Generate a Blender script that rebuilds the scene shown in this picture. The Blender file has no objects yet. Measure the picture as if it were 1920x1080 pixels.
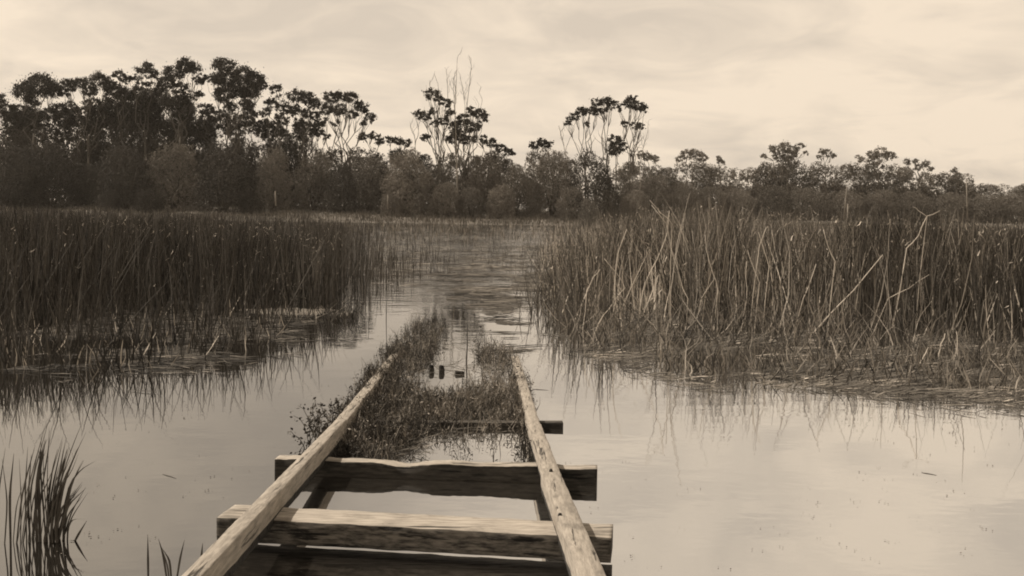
import bpy, math, random
import numpy as np
from mathutils import Matrix, Vector, noise as mnoise

rng = np.random.default_rng(11)
random.seed(11)
S = bpy.context.scene
COL = S.collection

# ------------------------------------------------------------------ camera
F = 2059.0                      # focal length in pixels of a 1920 wide frame
HC = 1.38                       # camera height above the water
cam = bpy.data.cameras.new('camera')
cam.lens = 36 * F / 1920; cam.sensor_width = 36
cam.clip_start = 0.05; cam.clip_end = 3000
camo = bpy.data.objects.new('camera', cam); COL.objects.link(camo)
M3 = Matrix.Rotation(math.radians(90 - 4.03), 3, 'X') @ Matrix.Rotation(math.radians(0.9), 3, 'Z')
camo.matrix_world = Matrix.Translation((0, 0, HC)) @ M3.to_4x4()
S.camera = camo

# ------------------------------------------------------------------ world, sun, exposure
SUN_EL, SUN_AZ = math.radians(51), math.radians(-74)   # azimuth from +Y (away from camera), negative = left
w = bpy.data.worlds.new('World'); S.world = w; w.use_nodes = True
nt = w.node_tree; N = nt.nodes; L = nt.links; N.clear()
out = N.new('ShaderNodeOutputWorld'); bg = N.new('ShaderNodeBackground'); L.new(bg.outputs[0], out.inputs[0])
sky = N.new('ShaderNodeTexSky'); sky.sky_type = 'NISHITA'; sky.sun_disc = False
sky.sun_elevation = SUN_EL; sky.sun_rotation = SUN_AZ; sky.air_density = 1.5; sky.dust_density = 3
bw = N.new('ShaderNodeRGBToBW'); L.new(sky.outputs[0], bw.inputs[0])
skm = N.new('ShaderNodeMath'); skm.operation = 'MULTIPLY'; skm.inputs[1].default_value = 0.09; L.new(bw.outputs[0], skm.inputs[0])
skc = N.new('ShaderNodeMix'); skc.data_type = 'RGBA'; skc.blend_type = 'MULTIPLY'; skc.inputs[0].default_value = 1
L.new(skm.outputs[0], skc.inputs[6]); skc.inputs[7].default_value = (1.0, 0.87, 0.71, 1)
tc = N.new('ShaderNodeTexCoord'); sep = N.new('ShaderNodeSeparateXYZ'); L.new(tc.outputs['Generated'], sep.inputs[0])
ad_ = N.new('ShaderNodeMath'); ad_.operation = 'ABSOLUTE'; L.new(sep.outputs[2], ad_.inputs[0])
ad2 = N.new('ShaderNodeMath'); ad2.operation = 'ADD'; ad2.inputs[1].default_value = 0.22; L.new(ad_.outputs[0], ad2.inputs[0])
dx = N.new('ShaderNodeMath'); dx.operation = 'DIVIDE'; L.new(sep.outputs[0], dx.inputs[0]); L.new(ad2.outputs[0], dx.inputs[1])
dy = N.new('ShaderNodeMath'); dy.operation = 'DIVIDE'; L.new(sep.outputs[1], dy.inputs[0]); L.new(ad2.outputs[0], dy.inputs[1])
cmb = N.new('ShaderNodeCombineXYZ'); L.new(dx.outputs[0], cmb.inputs[0]); L.new(dy.outputs[0], cmb.inputs[1])
def wnoise(scale, det, rough, dist, off):
    mp = N.new('ShaderNodeMapping'); mp.inputs['Location'].default_value = off; mp.inputs['Scale'].default_value = (1, 1, 1)
    mp.inputs['Rotation'].default_value = (0, 0, 0.35)
    n = N.new('ShaderNodeTexNoise'); n.inputs['Scale'].default_value = scale; n.inputs['Detail'].default_value = det
    n.inputs['Roughness'].default_value = rough; n.inputs['Distortion'].default_value = dist
    L.new(cmb.outputs[0], mp.inputs[0]); L.new(mp.outputs[0], n.inputs[0]); return n
n1 = wnoise(1.1, 5, 0.5, 0.8, (3.3, 1.2, 0)); n2 = wnoise(3.4, 5, 0.55, 0.9, (8.1, 4.2, 0))
mm = N.new('ShaderNodeMix'); mm.data_type = 'FLOAT'; mm.inputs[0].default_value = 0.45
L.new(n1.outputs[0], mm.inputs[2]); L.new(n2.outputs[0], mm.inputs[3])
rmp = N.new('ShaderNodeValToRGB'); L.new(mm.outputs[0], rmp.inputs[0])
rmp.color_ramp.elements[0].position = 0.38; rmp.color_ramp.elements[0].color = (0.67, 0.575, 0.47, 1)
rmp.color_ramp.elements[1].position = 0.57; rmp.color_ramp.elements[1].color = (0.895, 0.755, 0.595, 1)
mx = N.new('ShaderNodeMix'); mx.data_type = 'RGBA'; mx.inputs[0].default_value = 0.88
L.new(skc.outputs[2], mx.inputs[6]); L.new(rmp.outputs[0], mx.inputs[7])
zr = N.new('ShaderNodeMapRange'); zr.interpolation_type = 'SMOOTHSTEP'; L.new(ad_.outputs[0], zr.inputs[0])   # brighter toward the horizon, deeper overhead
zr.inputs[1].default_value = 0.12; zr.inputs[2].default_value = 0.95; zr.inputs[3].default_value = 1.0; zr.inputs[4].default_value = 0.55
zx = N.new('ShaderNodeMix'); zx.data_type = 'RGBA'; zx.blend_type = 'MULTIPLY'; zx.inputs[0].default_value = 1
L.new(mx.outputs[2], zx.inputs[6]); L.new(zr.outputs[0], zx.inputs[7]); L.new(zx.outputs[2], bg.inputs[0])
bg.inputs[1].default_value = 1.11

sl = bpy.data.lights.new('sun', 'SUN'); sl.energy = 5.0; sl.angle = math.radians(1.0); sl.color = (1, 0.90, 0.78)
so = bpy.data.objects.new('sun', sl); COL.objects.link(so)
sd = Vector((math.sin(SUN_AZ) * math.cos(SUN_EL), math.cos(SUN_AZ) * math.cos(SUN_EL), math.sin(SUN_EL)))
so.rotation_euler = sd.to_track_quat('Z', 'Y').to_euler()
S.view_settings.view_transform = 'Standard'; S.view_settings.look = 'None'
S.view_settings.exposure = 0.0; S.view_settings.gamma = 1.0; S.view_settings.use_curve_mapping = False
S.render.engine = 'CYCLES'
S.cycles.pixel_filter_type = 'BLACKMAN_HARRIS'; S.cycles.filter_width = 1.9
S.cycles.max_bounces = 6; S.cycles.diffuse_bounces = 3; S.cycles.glossy_bounces = 3

# ------------------------------------------------------------------ helpers
def ray(px, py):
    return M3 @ Vector(((px - 960) / F, -(py - 540) / F, -1))
def at(px, py, z=0.0):          # the point of height z seen at that pixel
    d = ray(px, py); t = (z - HC) / d.z
    return Vector((d.x * t, d.y * t, z))
def ad(px, py, D):              # the point at distance D seen at that pixel
    d = ray(px, py); t = D / d.y
    return Vector((d.x * t, D, HC + d.z * t))
def inpoly(x, y, P):
    c = False; n = len(P)
    for i in range(n):
        x1, y1 = P[i]; x2, y2 = P[i - 1]
        if (y1 > y) != (y2 > y) and x < (x2 - x1) * (y - y1) / (y2 - y1) + x1: c = not c
    return c
def scatter(P, n):
    xs = [p[0] for p in P]; ys = [p[1] for p in P]; o = []
    while len(o) < n:
        x = random.uniform(min(xs), max(xs)); y = random.uniform(min(ys), max(ys))
        if inpoly(x, y, P): o.append((x, y))
    return o
def lerp(tab, x):
    return float(np.interp(x, [t[0] for t in tab], [t[1] for t in tab]))

class MB:
    """collects vertices and faces (numpy blocks), built as one mesh object"""
    def __init__(s): s.v = []; s.f = []; s.m = []; s.n = 0
    def add(s, v, f, m=0):
        v = np.asarray(v, float).reshape(-1, 3); f = np.asarray(f, int)
        s.v.append(v); s.f.append(f + s.n); s.m.append(np.full(len(f), m)); s.n += len(v)
    def mesh(s, name, mats, smooth=False):
        me = bpy.data.meshes.new(name)
        if s.n:
            V = np.concatenate(s.v); me.vertices.add(len(V)); me.vertices.foreach_set('co', V.ravel())
            loops = np.concatenate([f.ravel() for f in s.f]); tot = np.concatenate([np.full(len(f), f.shape[1]) for f in s.f])
            st = np.concatenate([[0], np.cumsum(tot)[:-1]])
            me.loops.add(len(loops)); me.loops.foreach_set('vertex_index', loops)
            me.polygons.add(len(tot)); me.polygons.foreach_set('loop_start', st)
            me.polygons.foreach_set('material_index', np.concatenate(s.m))
            if smooth: me.polygons.foreach_set('use_smooth', np.ones(len(tot), bool))
            me.update(calc_edges=True)
        for m in (mats if isinstance(mats, (list, tuple)) else [mats]): me.materials.append(m)
        return me
    def build(s, name, mats, parent=None, smooth=False, loc=None):
        me = s.mesh(name, mats, smooth); o = bpy.data.objects.new(name, me); COL.objects.link(o)
        if loc is not None:
            me.transform(Matrix.Translation(-Vector(loc)))
            if parent is None: o.location = loc
        if parent is not None: o.parent = parent
        return o
def tag(o, label=None, cat=None, group=None, kind=None):
    for k, v in (('label', label), ('category', cat), ('group', group), ('kind', kind)):
        if v: o[k] = v
    return o
def empty(name, loc, label, cat, group=None):
    o = bpy.data.objects.new(name, None); COL.objects.link(o); o.location = loc; o.empty_display_size = 0.2
    return tag(o, label, cat, group)

def tube(mb, pts, radii, sides=5, m=0, cap=True):
    P = np.array([list(p) for p in pts], float); k = len(P)
    T = np.gradient(P, axis=0); T /= np.linalg.norm(T, axis=1)[:, None] + 1e-9
    ref = np.array([0.31, 0.2, 0.93]) if abs(T[0][2]) < 0.8 else np.array([0.9, 0.35, 0.2])
    U = np.cross(T, ref); U /= np.linalg.norm(U, axis=1)[:, None] + 1e-9; W = np.cross(T, U)
    a = np.linspace(0, 2 * np.pi, sides, endpoint=False); R = np.asarray(radii, float)[:, None, None]
    V = P[:, None, :] + R * (np.cos(a)[None, :, None] * U[:, None, :] + np.sin(a)[None, :, None] * W[:, None, :])
    i = np.arange(k - 1)[:, None] * sides; j = np.arange(sides)[None, :]; j2 = (j + 1) % sides
    f = np.stack([i + j, i + j2, i + sides + j2, i + sides + j], -1).reshape(-1, 4)
    mb.add(V.reshape(-1, 3), f, m)
    if cap:
        n0 = mb.n - k * sides
        mb.f.append(np.array([[n0 + q for q in range(sides)][::-1]])); mb.m.append(np.array([m]))
        e0 = n0 + (k - 1) * sides
        mb.f.append(np.array([[e0 + q for q in range(sides)]])); mb.m.append(np.array([m]))

def blades(mb, base, tip, width, bend=None, seg=3, m=0, fold=None):
    """many thin tapered ribbons at once; fold: fraction where some are broken over"""
    base = np.asarray(base, float); tip = np.asarray(tip, float); n = len(base); width = np.broadcast_to(width, (n,))
    if bend is None: bend = np.zeros((n, 3))
    t = np.linspace(0, 1, seg + 1)[None, :, None]
    P = base[:, None] * (1 - t) + tip[:, None] * t + bend[:, None] * (4 * t * (1 - t))
    a = rng.uniform(-0.8, 0.8, n); side = np.stack([np.cos(a), np.sin(a), np.zeros(n)], -1)
    wt = (1 - 0.75 * t[0, :, 0] ** 2)[None, :] * width[:, None] * 0.5
    A = P - side[:, None] * wt[..., None]; B = P + side[:, None] * wt[..., None]
    V = np.stack([A, B], 2).reshape(-1, 3)
    i = (np.arange(n)[:, None] * (seg + 1) + np.arange(seg)[None, :]).reshape(-1) * 2
    mb.add(V, np.stack([i, i + 1, i + 3, i + 2], -1), m)

def leaves(mb, C, size, asp=0.5, m=0, droop=0.0, flat=0.0):
    C = np.asarray(C, float); n = len(C)
    if not n: return
    u = rng.normal(size=(n, 3)); u[:, 2] -= droop * 2; u[:, 2] *= (1 - flat); u /= np.linalg.norm(u, axis=1)[:, None]
    v = rng.normal(size=(n, 3)); v -= (v * u).sum(1)[:, None] * u; v /= np.linalg.norm(v, axis=1)[:, None]
    s = (size * rng.uniform(0.6, 1.4, n))[:, None]
    a = C - u * s * 0.5; b = C + v * s * asp * 0.5; c = C + u * s * 0.5; d = C - v * s * asp * 0.5
    V = np.stack([a, b, c, d], 1).reshape(-1, 3); f = np.arange(n * 4).reshape(n, 4)
    mb.add(V, f, m)

# ------------------------------------------------------------------ materials (sepia world: every pigment on one warm grey axis)
def sep_col(v): return (v * 1.07, v * 0.95, v * 0.80, 1)
def mat(name, lo, hi, scale=3.0, rough=0.85, spec=0.2, stretch=(1, 1, 1), detail=5, pos=(0.35, 0.65), bump=0.0, trans=0.0, coord='Object', rnd=0.0, orn=0.0):
    m = bpy.data.materials.new(name); m.use_nodes = True; nt = m.node_tree; N = nt.nodes; L = nt.links
    b = N['Principled BSDF']; b.inputs['Roughness'].default_value = rough; b.inputs['Specular IOR Level'].default_value = spec
    tc = N.new('ShaderNodeTexCoord'); mp = N.new('ShaderNodeMapping'); mp.inputs['Scale'].default_value = stretch
    L.new(tc.outputs[coord], mp.inputs[0])
    n = N.new('ShaderNodeTexNoise'); n.inputs['Scale'].default_value = scale; n.inputs['Detail'].default_value = detail
    n.inputs['Roughness'].default_value = 0.62; L.new(mp.outputs[0], n.inputs[0])
    r = N.new('ShaderNodeValToRGB'); r.color_ramp.elements[0].position = pos[0]; r.color_ramp.elements[1].position = pos[1]
    r.color_ramp.elements[0].color = sep_col(lo); r.color_ramp.elements[1].color = sep_col(hi); L.new(n.outputs[0], r.inputs[0])
    col = r.outputs[0]
    if rnd:
        g = N.new('ShaderNodeNewGeometry'); mr = N.new('ShaderNodeMapRange'); L.new(g.outputs['Random Per Island'], mr.inputs[0])
        mr.inputs[3].default_value = 1 - rnd; mr.inputs[4].default_value = 1 + rnd
        x = N.new('ShaderNodeMix'); x.data_type = 'RGBA'; x.blend_type = 'MULTIPLY'; x.inputs[0].default_value = 1
        L.new(col, x.inputs[6]); L.new(mr.outputs[0], x.inputs[7]); col = x.outputs[2]
    if orn:
        g = N.new('ShaderNodeObjectInfo'); mr = N.new('ShaderNodeMapRange'); L.new(g.outputs['Random'], mr.inputs[0])
        mr.inputs[3].default_value = 1 - orn; mr.inputs[4].default_value = 1 + orn
        x = N.new('ShaderNodeMix'); x.data_type = 'RGBA'; x.blend_type = 'MULTIPLY'; x.inputs[0].default_value = 1
        L.new(col, x.inputs[6]); L.new(mr.outputs[0], x.inputs[7]); col = x.outputs[2]
    L.new(col, b.inputs['Base Color'])
    if bump:
        bp = N.new('ShaderNodeBump'); bp.inputs['Strength'].default_value = bump; bp.inputs['Distance'].default_value = 0.01
        L.new(n.outputs[0], bp.inputs['Height']); L.new(bp.outputs[0], b.inputs['Normal'])
    return m
M_dark_leaf = mat('dark_foliage', 0.035, 0.08, 0.6, rnd=0.35, orn=0.28)
M_mid_leaf = mat('mid_foliage', 0.10, 0.19, 0.6, rnd=0.35, orn=0.28)
M_far_leaf = mat('far_foliage', 0.10, 0.17, 0.4, rnd=0.35, orn=0.28)
M_gum_leaf = mat('gum_foliage', 0.025, 0.055, 0.8, rnd=0.5)
M_bark = mat('pale_bark', 0.06, 0.14, 1.5, stretch=(1, 1, 0.3))
M_dbark = mat('dark_bark', 0.05, 0.10, 2.0, stretch=(1, 1, 0.3))
M_dead = mat('dead_wood', 0.16, 0.30, 1.5, stretch=(1, 1, 0.3))
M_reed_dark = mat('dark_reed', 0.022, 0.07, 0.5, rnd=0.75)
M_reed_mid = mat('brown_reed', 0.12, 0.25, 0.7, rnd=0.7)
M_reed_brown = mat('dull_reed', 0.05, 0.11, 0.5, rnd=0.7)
M_reed_lbrown = mat('dim_reed', 0.05, 0.11, 0.5, rnd=0.7)
M_reed_pale = mat('pale_reed', 0.36, 0.58, 4.0, rnd=0.3)
M_near_reed = mat('near_reed', 0.035, 0.09, 8.0, rnd=0.3)
M_weed = mat('track_weed', 0.025, 0.075, 5.0, rnd=0.6)
M_weed_pale = mat('pale_weed', 0.14, 0.28, 5.0, rnd=0.4)
M_litter = mat('reed_litter', 0.05, 0.15, 3.0, rnd=0.6)
M_grass = mat('bank_grass', 0.07, 0.15, 0.25, rnd=0.5)
M_mud = mat('mud', 0.05, 0.12, 3.0, bump=0.5)
M_silt = mat('pale_silt', 0.09, 0.19, 6.0, bump=0.3)
M_ground = mat('ground', 0.07, 0.16, 0.15)

def wood(name, lo, hi, streak, axis):
    m = bpy.data.materials.new(name); m.use_nodes = True; nt = m.node_tree; N = nt.nodes; L = nt.links
    b = N['Principled BSDF']; b.inputs['Roughness'].default_value = 0.85; b.inputs['Specular IOR Level'].default_value = 0.2
    tc = N.new('ShaderNodeTexCoord')
    def nz(sc, st, det=6):
        mp = N.new('ShaderNodeMapping'); mp.inputs['Scale'].default_value = st; L.new(tc.outputs['Object'], mp.inputs[0])
        n = N.new('ShaderNodeTexNoise'); n.inputs['Scale'].default_value = sc; n.inputs['Detail'].default_value = det; n.inputs['Roughness'].default_value = 0.65
        L.new(mp.outputs[0], n.inputs[0]); return n
    st = (0.12, 1, 1) if axis == 'x' else (1, 0.12, 1)
    g = nz(70, st, 8); blot = nz(9, (0.5, 1, 1) if axis == 'x' else (1, 0.5, 1), 6); crack = nz(26, (0.05, 1, 1) if axis == 'x' else (1, 0.05, 1), 4)
    r = N.new('ShaderNodeValToRGB'); r.color_ramp.elements[0].position = 0.36; r.color_ramp.elements[1].position = 0.62
    r.color_ramp.elements[0].color = sep_col(lo); r.color_ramp.elements[1].color = sep_col(hi); L.new(g.outputs[0], r.inputs[0])
    r2 = N.new('ShaderNodeValToRGB'); r2.color_ramp.elements[0].position = 0.34; r2.color_ramp.elements[1].position = 0.46
    r2.color_ramp.elements[0].color = (streak, streak, streak, 1); r2.color_ramp.elements[1].color = (1, 1, 1, 1); L.new(blot.outputs[0], r2.inputs[0])
    r3 = N.new('ShaderNodeValToRGB'); r3.color_ramp.elements[0].position = 0.36; r3.color_ramp.elements[1].position = 0.41
    r3.color_ramp.elements[0].color = (.18, .18, .18, 1); r3.color_ramp.elements[1].color = (1, 1, 1, 1); L.new(crack.outputs[0], r3.inputs[0])
    c = r.outputs[0]
    for q in (r2, r3):
        x = N.new('ShaderNodeMix'); x.data_type = 'RGBA'; x.blend_type = 'MULTIPLY'; x.inputs[0].default_value = 1
        L.new(c, x.inputs[6]); L.new(q.outputs[0], x.inputs[7]); c = x.outputs[2]
    L.new(c, b.inputs['Base Color'])
    ma = N.new('ShaderNodeMath'); ma.operation = 'ADD'; L.new(g.outputs[0], ma.inputs[0]); L.new(r3.outputs[0], ma.inputs[1])
    bp = N.new('ShaderNodeBump'); bp.inputs['Strength'].default_value = 0.6; bp.inputs['Distance'].default_value = 0.006
    L.new(ma.outputs[0], bp.inputs['Height']); L.new(bp.outputs[0], b.inputs['Normal'])
    return m
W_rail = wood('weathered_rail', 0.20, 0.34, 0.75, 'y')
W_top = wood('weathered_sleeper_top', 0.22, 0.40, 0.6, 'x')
W_side = wood('shaded_damp_side', 0.015, 0.05, 0.5, 'x')  # damp timber, with the shade of the side faces put into the colour
W_side2 = wood('shaded_damp_streaked_side', 0.02, 0.13, 0.35, 'x')  # damp sides with shade in the colour, plus paler streaks

# water
def water_mat():
    m = bpy.data.materials.new('still_marsh_water'); m.use_nodes = True; nt = m.node_tree; N = nt.nodes; L = nt.links
    b = N['Principled BSDF']; b.inputs['Roughness'].default_value = 0.02; b.inputs['IOR'].default_value = 3.0
    tc = N.new('ShaderNodeTexCoord')
    def nz(sc, st, det=3, off=(0, 0, 0)):
        mp = N.new('ShaderNodeMapping'); mp.inputs['Scale'].default_value = st; mp.inputs['Location'].default_value = off; L.new(tc.outputs['Object'], mp.inputs[0])
        n = N.new('ShaderNodeTexNoise'); n.inputs['Scale'].default_value = sc; n.inputs['Detail'].default_value = det; L.new(mp.outputs[0], n.inputs[0]); return n
    sp = N.new('ShaderNodeSeparateXYZ'); L.new(tc.outputs['Object'], sp.inputs[0])
    # sky reflection put into reflectivity and colour: brighter to the right, darker left
    sky_sheen = N.new('ShaderNodeMapRange'); sky_sheen.interpolation_type = 'SMOOTHSTEP'
    sky_sheen.inputs[1].default_value = -1.6; sky_sheen.inputs[2].default_value = 1.2
    big = nz(0.5, (1, 0.5, 1), 4)
    sx = N.new('ShaderNodeMath'); sx.operation = 'MULTIPLY_ADD'; sx.inputs[1].default_value = 2.2; L.new(big.outputs[0], sx.inputs[0]); 
    sx2 = N.new('ShaderNodeMath'); sx2.operation = 'ADD'; sx2.inputs[1].default_value = -1.1; L.new(sp.outputs[0], sx2.inputs[0]); L.new(sx2.outputs[0], sx.inputs[2])
    L.new(sx.outputs[0], sky_sheen.inputs[0])
    c = N.new('ShaderNodeMix'); c.data_type = 'RGBA'; L.new(sky_sheen.outputs[0], c.inputs[0])
    c.inputs[6].default_value = sep_col(0.012); c.inputs[7].default_value = sep_col(0.03); L.new(c.outputs[2], b.inputs['Base Color'])
    io = N.new('ShaderNodeMapRange'); L.new(sky_sheen.outputs[0], io.inputs[0]); io.inputs[3].default_value = 3.3; io.inputs[4].default_value = 14; L.new(io.outputs[0], b.inputs['IOR'])
    # ripples: calm near, ruffled beyond fifteen metres
    far = N.new('ShaderNodeMapRange'); far.inputs[1].default_value = 13; far.inputs[2].default_value = 34; far.inputs[3].default_value = 0.035; far.inputs[4].default_value = 1.0
    L.new(sp.outputs[1], far.inputs[0])
    r1 = nz(2.2, (1, 1.6, 1), 3); r2 = nz(11, (1, 1.5, 1), 2, (4, 2, 0)); patch = nz(0.35, (0.6, 1, 1), 3, (9, 1, 0))
    pr = N.new('ShaderNodeMapRange'); pr.inputs[1].default_value = 0.4; pr.inputs[2].default_value = 0.62; L.new(patch.outputs[0], pr.inputs[0])
    s1 = N.new('ShaderNodeMath'); s1.operation = 'MULTIPLY_ADD'; L.new(r2.outputs[0], s1.inputs[0]); s1.inputs[1].default_value = 0.15; L.new(r1.outputs[0], s1.inputs[2])
    st = N.new('ShaderNodeMath'); st.operation = 'MULTIPLY_ADD'; L.new(far.outputs[0], st.inputs[0]); st.inputs[1].default_value = 1.0; st.inputs[2].default_value = 0.0
    st2 = N.new('ShaderNodeMath'); st2.operation = 'MULTIPLY'; L.new(st.outputs[0], st2.inputs[0])
    pa = N.new('ShaderNodeMath'); pa.operation = 'MULTIPLY_ADD'; L.new(pr.outputs[0], pa.inputs[0]); pa.inputs[1].default_value = 0.8; pa.inputs[2].default_value = 0.35; L.new(pa.outputs[0], st2.inputs[1])
    bp = N.new('ShaderNodeBump'); bp.inputs['Distance'].default_value = 0.055; L.new(st2.outputs[0], bp.inputs['Strength']); L.new(s1.outputs[0], bp.inputs['Height'])
    L.new(bp.outputs[0], b.inputs['Normal'])
    return m
M_water = water_mat()

# ------------------------------------------------------------------ the setting
mb = MB(); mb.add([(-500, -40, 0), (500, -40, 0), (500, 500, 0), (-500, 500, 0)], [(0, 1, 2, 3)])
tag(mb.build('water', M_water), kind='structure')

def ground_z(x, y):
    shore = 106 + 2.5 * mnoise.noise(Vector((x * 0.03, 7, 0))) + max(0, x - 12) * 0.35
    t = (y - shore) / 20
    h = 1.25 if x < 0 else max(0.55, 1.25 - x * 0.03)
    z = -0.45 + (h + 0.45) * min(1, max(0, (t + 0.22) / 1.1)) + 0.12 * mnoise.noise(Vector((x * 0.12, y * 0.12, 3)))
    if y > 260: z += (y - 260) * 0.004
    return z
mb = MB(); xs = np.concatenate([np.linspace(-500, -110, 12), np.linspace(-100, 120, 111), np.linspace(130, 500, 12)])
ys = np.concatenate([np.linspace(96, 150, 50), np.linspace(155, 260, 18), np.linspace(300, 500, 6)])
V = [(x, y, ground_z(x, y)) for y in ys for x in xs]; nx = len(xs)
mb.add(V, [(j * nx + i, j * nx + i + 1, (j + 1) * nx + i + 1, (j + 1) * nx + i) for j in range(len(ys) - 1) for i in range(nx - 1)])
tag(mb.build('ground', M_ground, smooth=True), kind='structure')

# grass on the far bank
mb = MB(); B = []; 
for i in range(26000):
    y = random.uniform(104, 128); x = random.uniform(-0.52 * y, 0.52 * y); z = ground_z(x, y)
    if z > -0.04: B.append((x, y, z - 0.02, random.uniform(0.15, 0.5) * (1 + 0.8 * mnoise.noise(Vector((x * 0.2, y * 0.2, 0))))))
B = np.array(B); tip = B[:, :3].copy(); tip[:, 2] += B[:, 3]; tip[:, :2] += rng.normal(0, 0.08, (len(B), 2))
blades(mb, B[:, :3], tip, 0.07, seg=1)
tag(mb.build('bank_grass', M_grass), 'pale rough grass along the far bank below the trees', 'grass', kind='stuff')

# ------------------------------------------------------------------ trees
def clump_pts(c, r, n, flat=0.75, holes=0.35):
    """leaf positions of one foliage clump: several small tufts over a lumpy shell"""
    k = max(5, int(n / 34)); d = rng.normal(size=(k, 3)); d /= np.linalg.norm(d, axis=1)[:, None]
    rad = rng.uniform(0.35, 1.0, k) ** 0.6
    tc_ = np.asarray(c)[None] + d * (rad * r)[:, None] * np.array([1, 1, flat])
    sel = rng.integers(0, k, n)
    return tc_[sel] + rng.normal(0, r * 0.125, (n, 3)) * rng.choice([0.7, 1.0, 1.7], n)[:, None] * np.array([1, 1, 0.7])

def limb(a, b, n=6, sag=0.12, wob=0.04):
    a = np.array(a, float); b = np.array(b, float); Ln = np.linalg.norm(b - a); t = np.linspace(0, 1, n)[:, None]
    ctrl = a + (b - a) * 0.5 + np.array([(a[0] - b[0]) * sag * 2, (a[1] - b[1]) * sag * 2, Ln * sag * 0.3])
    P = a * (1 - t) ** 2 + ctrl * 2 * t * (1 - t) + b * t ** 2
    P[1:-1] += rng.normal(0, wob * Ln / n * 1.6, (n - 2, 3)); return P

def gum(label, bx, D, clumps, dens=1.0, fork=0.45, leaf=M_gum_leaf, bark=M_bark, group=None, r0=0.17, name='gum_tree', twigs=0, trunk_to=None):
    base = ad(bx, 390, D); gz = ground_z(base.x, base.y); base.z = gz - 0.05
    W = [(ad(x, y, D + random.uniform(-1.5, 1.5)), r * (1.32 if D < 125 else 1.15) * D / F) for x, y, r in clumps]
    top = max(p.z for p, r in W)
    mx_ = sum(p.x for p, r in W) / len(W)
    fk = Vector((base.x * 0.55 + mx_ * 0.45, base.y, gz + (top - gz) * fork))
    root = empty(name, base, label, 'tree', group)
    tb = MB(); P = limb(base, fk, 7, 0.03); tube(tb, P, np.linspace(r0, r0 * 0.6, 7), 6); tb.build('trunk', bark, root, True, base)
    bb = MB(); cb = MB()
    # second level forks
    for p, r in W:
        s = fk + Vector((random.gauss(0, .25), 0, -random.uniform(0, (top - gz) * 0.18)))
        P = limb(s, p, 7, random.uniform(-.05, .14), 0.16 if D < 125 else 0.26); tube(bb, P, np.linspace(r0 * 0.42, 0.018, 7), 5)
        for q in range(4):
            d = Vector(rng.normal(0, 1, 3)); d.z = abs(d.z) * 0.6
            s2 = Vector(P[4]); tube(bb, limb(s2, p + d * r * 0.55, 4, 0.05, 0.1), np.linspace(0.035, 0.012, 4), 3)
        n = int(900 * dens * (r * F / D / 16) ** 2) + 80
        leaves(cb, clump_pts(p, r, n), 0.22, 0.5, droop=0.3)
    for q in range(twigs):
        d = Vector((random.uniform(-1, 1), random.uniform(-1, 1), random.uniform(0.6, 1.6))).normalized() * random.uniform(1.5, 3.2)
        tube(bb, limb(fk, fk + d, 5, 0.08, 0.2), np.linspace(0.04, 0.012, 5), 3)
    bb.build('branches', bark, root, True, base); cb.build('crown', leaf, root, False, base)
    return root

ORD = ['first', 'second', 'third', 'fourth', 'fifth', 'sixth', 'seventh', 'eighth', 'ninth', 'tenth', 'eleventh', 'twelfth', 'thirteenth',
       'fourteenth', 'fifteenth', 'sixteenth', 'seventeenth', 'eighteenth', 'nineteenth', 'twentieth', 'twenty-first', 'twenty-second', 'twenty-third', 'twenty-fourth', 'twenty-fifth', 'twenty-sixth', 'twenty-seventh', 'twenty-eighth', 'twenty-ninth', 'thirtieth']

GT = 'tall gum trees rising over the left shrubs'
gum('gum tree at the far left with a round flat-topped crown', 62, 128, [(75, 160, 26), (48, 172, 20), (98, 168, 16), (60, 190, 12)], 1.3, 0.6, group=GT)
gum('low broad gum with scattered crown tufts just right of the leftmost gum', 168, 128, [(130, 160, 14), (150, 154, 13), (185, 150, 17), (203, 160, 14), (168, 172, 13), (210, 182, 13), (120, 175, 9)], 1.2, 0.55, group=GT)
gum('slender gum with one small tuft standing between two broader gums', 226, 130, [(224, 142, 12), (236, 150, 8), (215, 160, 9), (226, 168, 9)], 1.0, 0.6, group=GT)
gum('narrow gum with a small airy crown left of the tallest gums', 268, 130, [(270, 128, 14), (286, 142, 12), (254, 148, 10), (275, 158, 9)], 0.9, 0.6, group=GT)
gum('tall gum with a ragged wide crown, left neighbour of the tallest gum', 335, 127, [(325, 138, 17), (346, 122, 15), (362, 128, 15), (374, 148, 12), (312, 155, 16), (338, 165, 15), (352, 188, 16), (300, 172, 13), (372, 178, 9), (318, 190, 16), (345, 212, 16)], 1.1, 0.5, group=GT)
gum('tallest gum of the left group with a big dense double crown', 438, 126, [(420, 124, 18), (408, 148, 14), (430, 148, 17), (456, 140, 18), (478, 150, 17), (490, 160, 10), (470, 172, 17), (445, 170, 17), (418, 178, 17), (396, 150, 7), (462, 195, 13), (432, 200, 11)], 1.35, 0.42, group=GT)
gum('thin-crowned gum leaning behind the tallest gum on its right', 515, 129, [(518, 170, 13), (508, 192, 13), (530, 200, 13), (498, 212, 11), (540, 215, 10), (520, 222, 9)], 0.8, 0.5, group=GT)
gum('gum with a rounded dark top between the thin gum and the rightmost gum', 568, 127, [(556, 180, 15), (576, 182, 14), (588, 194, 12), (552, 205, 12), (574, 212, 11), (590, 215, 9), (560, 230, 11)], 1.1, 0.5, group=GT)
gum('rightmost gum of the left group with bare pale limbs and umbrella crown', 645, 125, [(622, 184, 14), (640, 178, 12), (660, 186, 14), (678, 202, 13), (692, 220, 10), (612, 205, 13), (636, 205, 14), (660, 215, 10), (604, 228, 10), (684, 232, 7), (628, 230, 8)], 1.1, 0.38, group=GT, r0=0.2)
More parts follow.
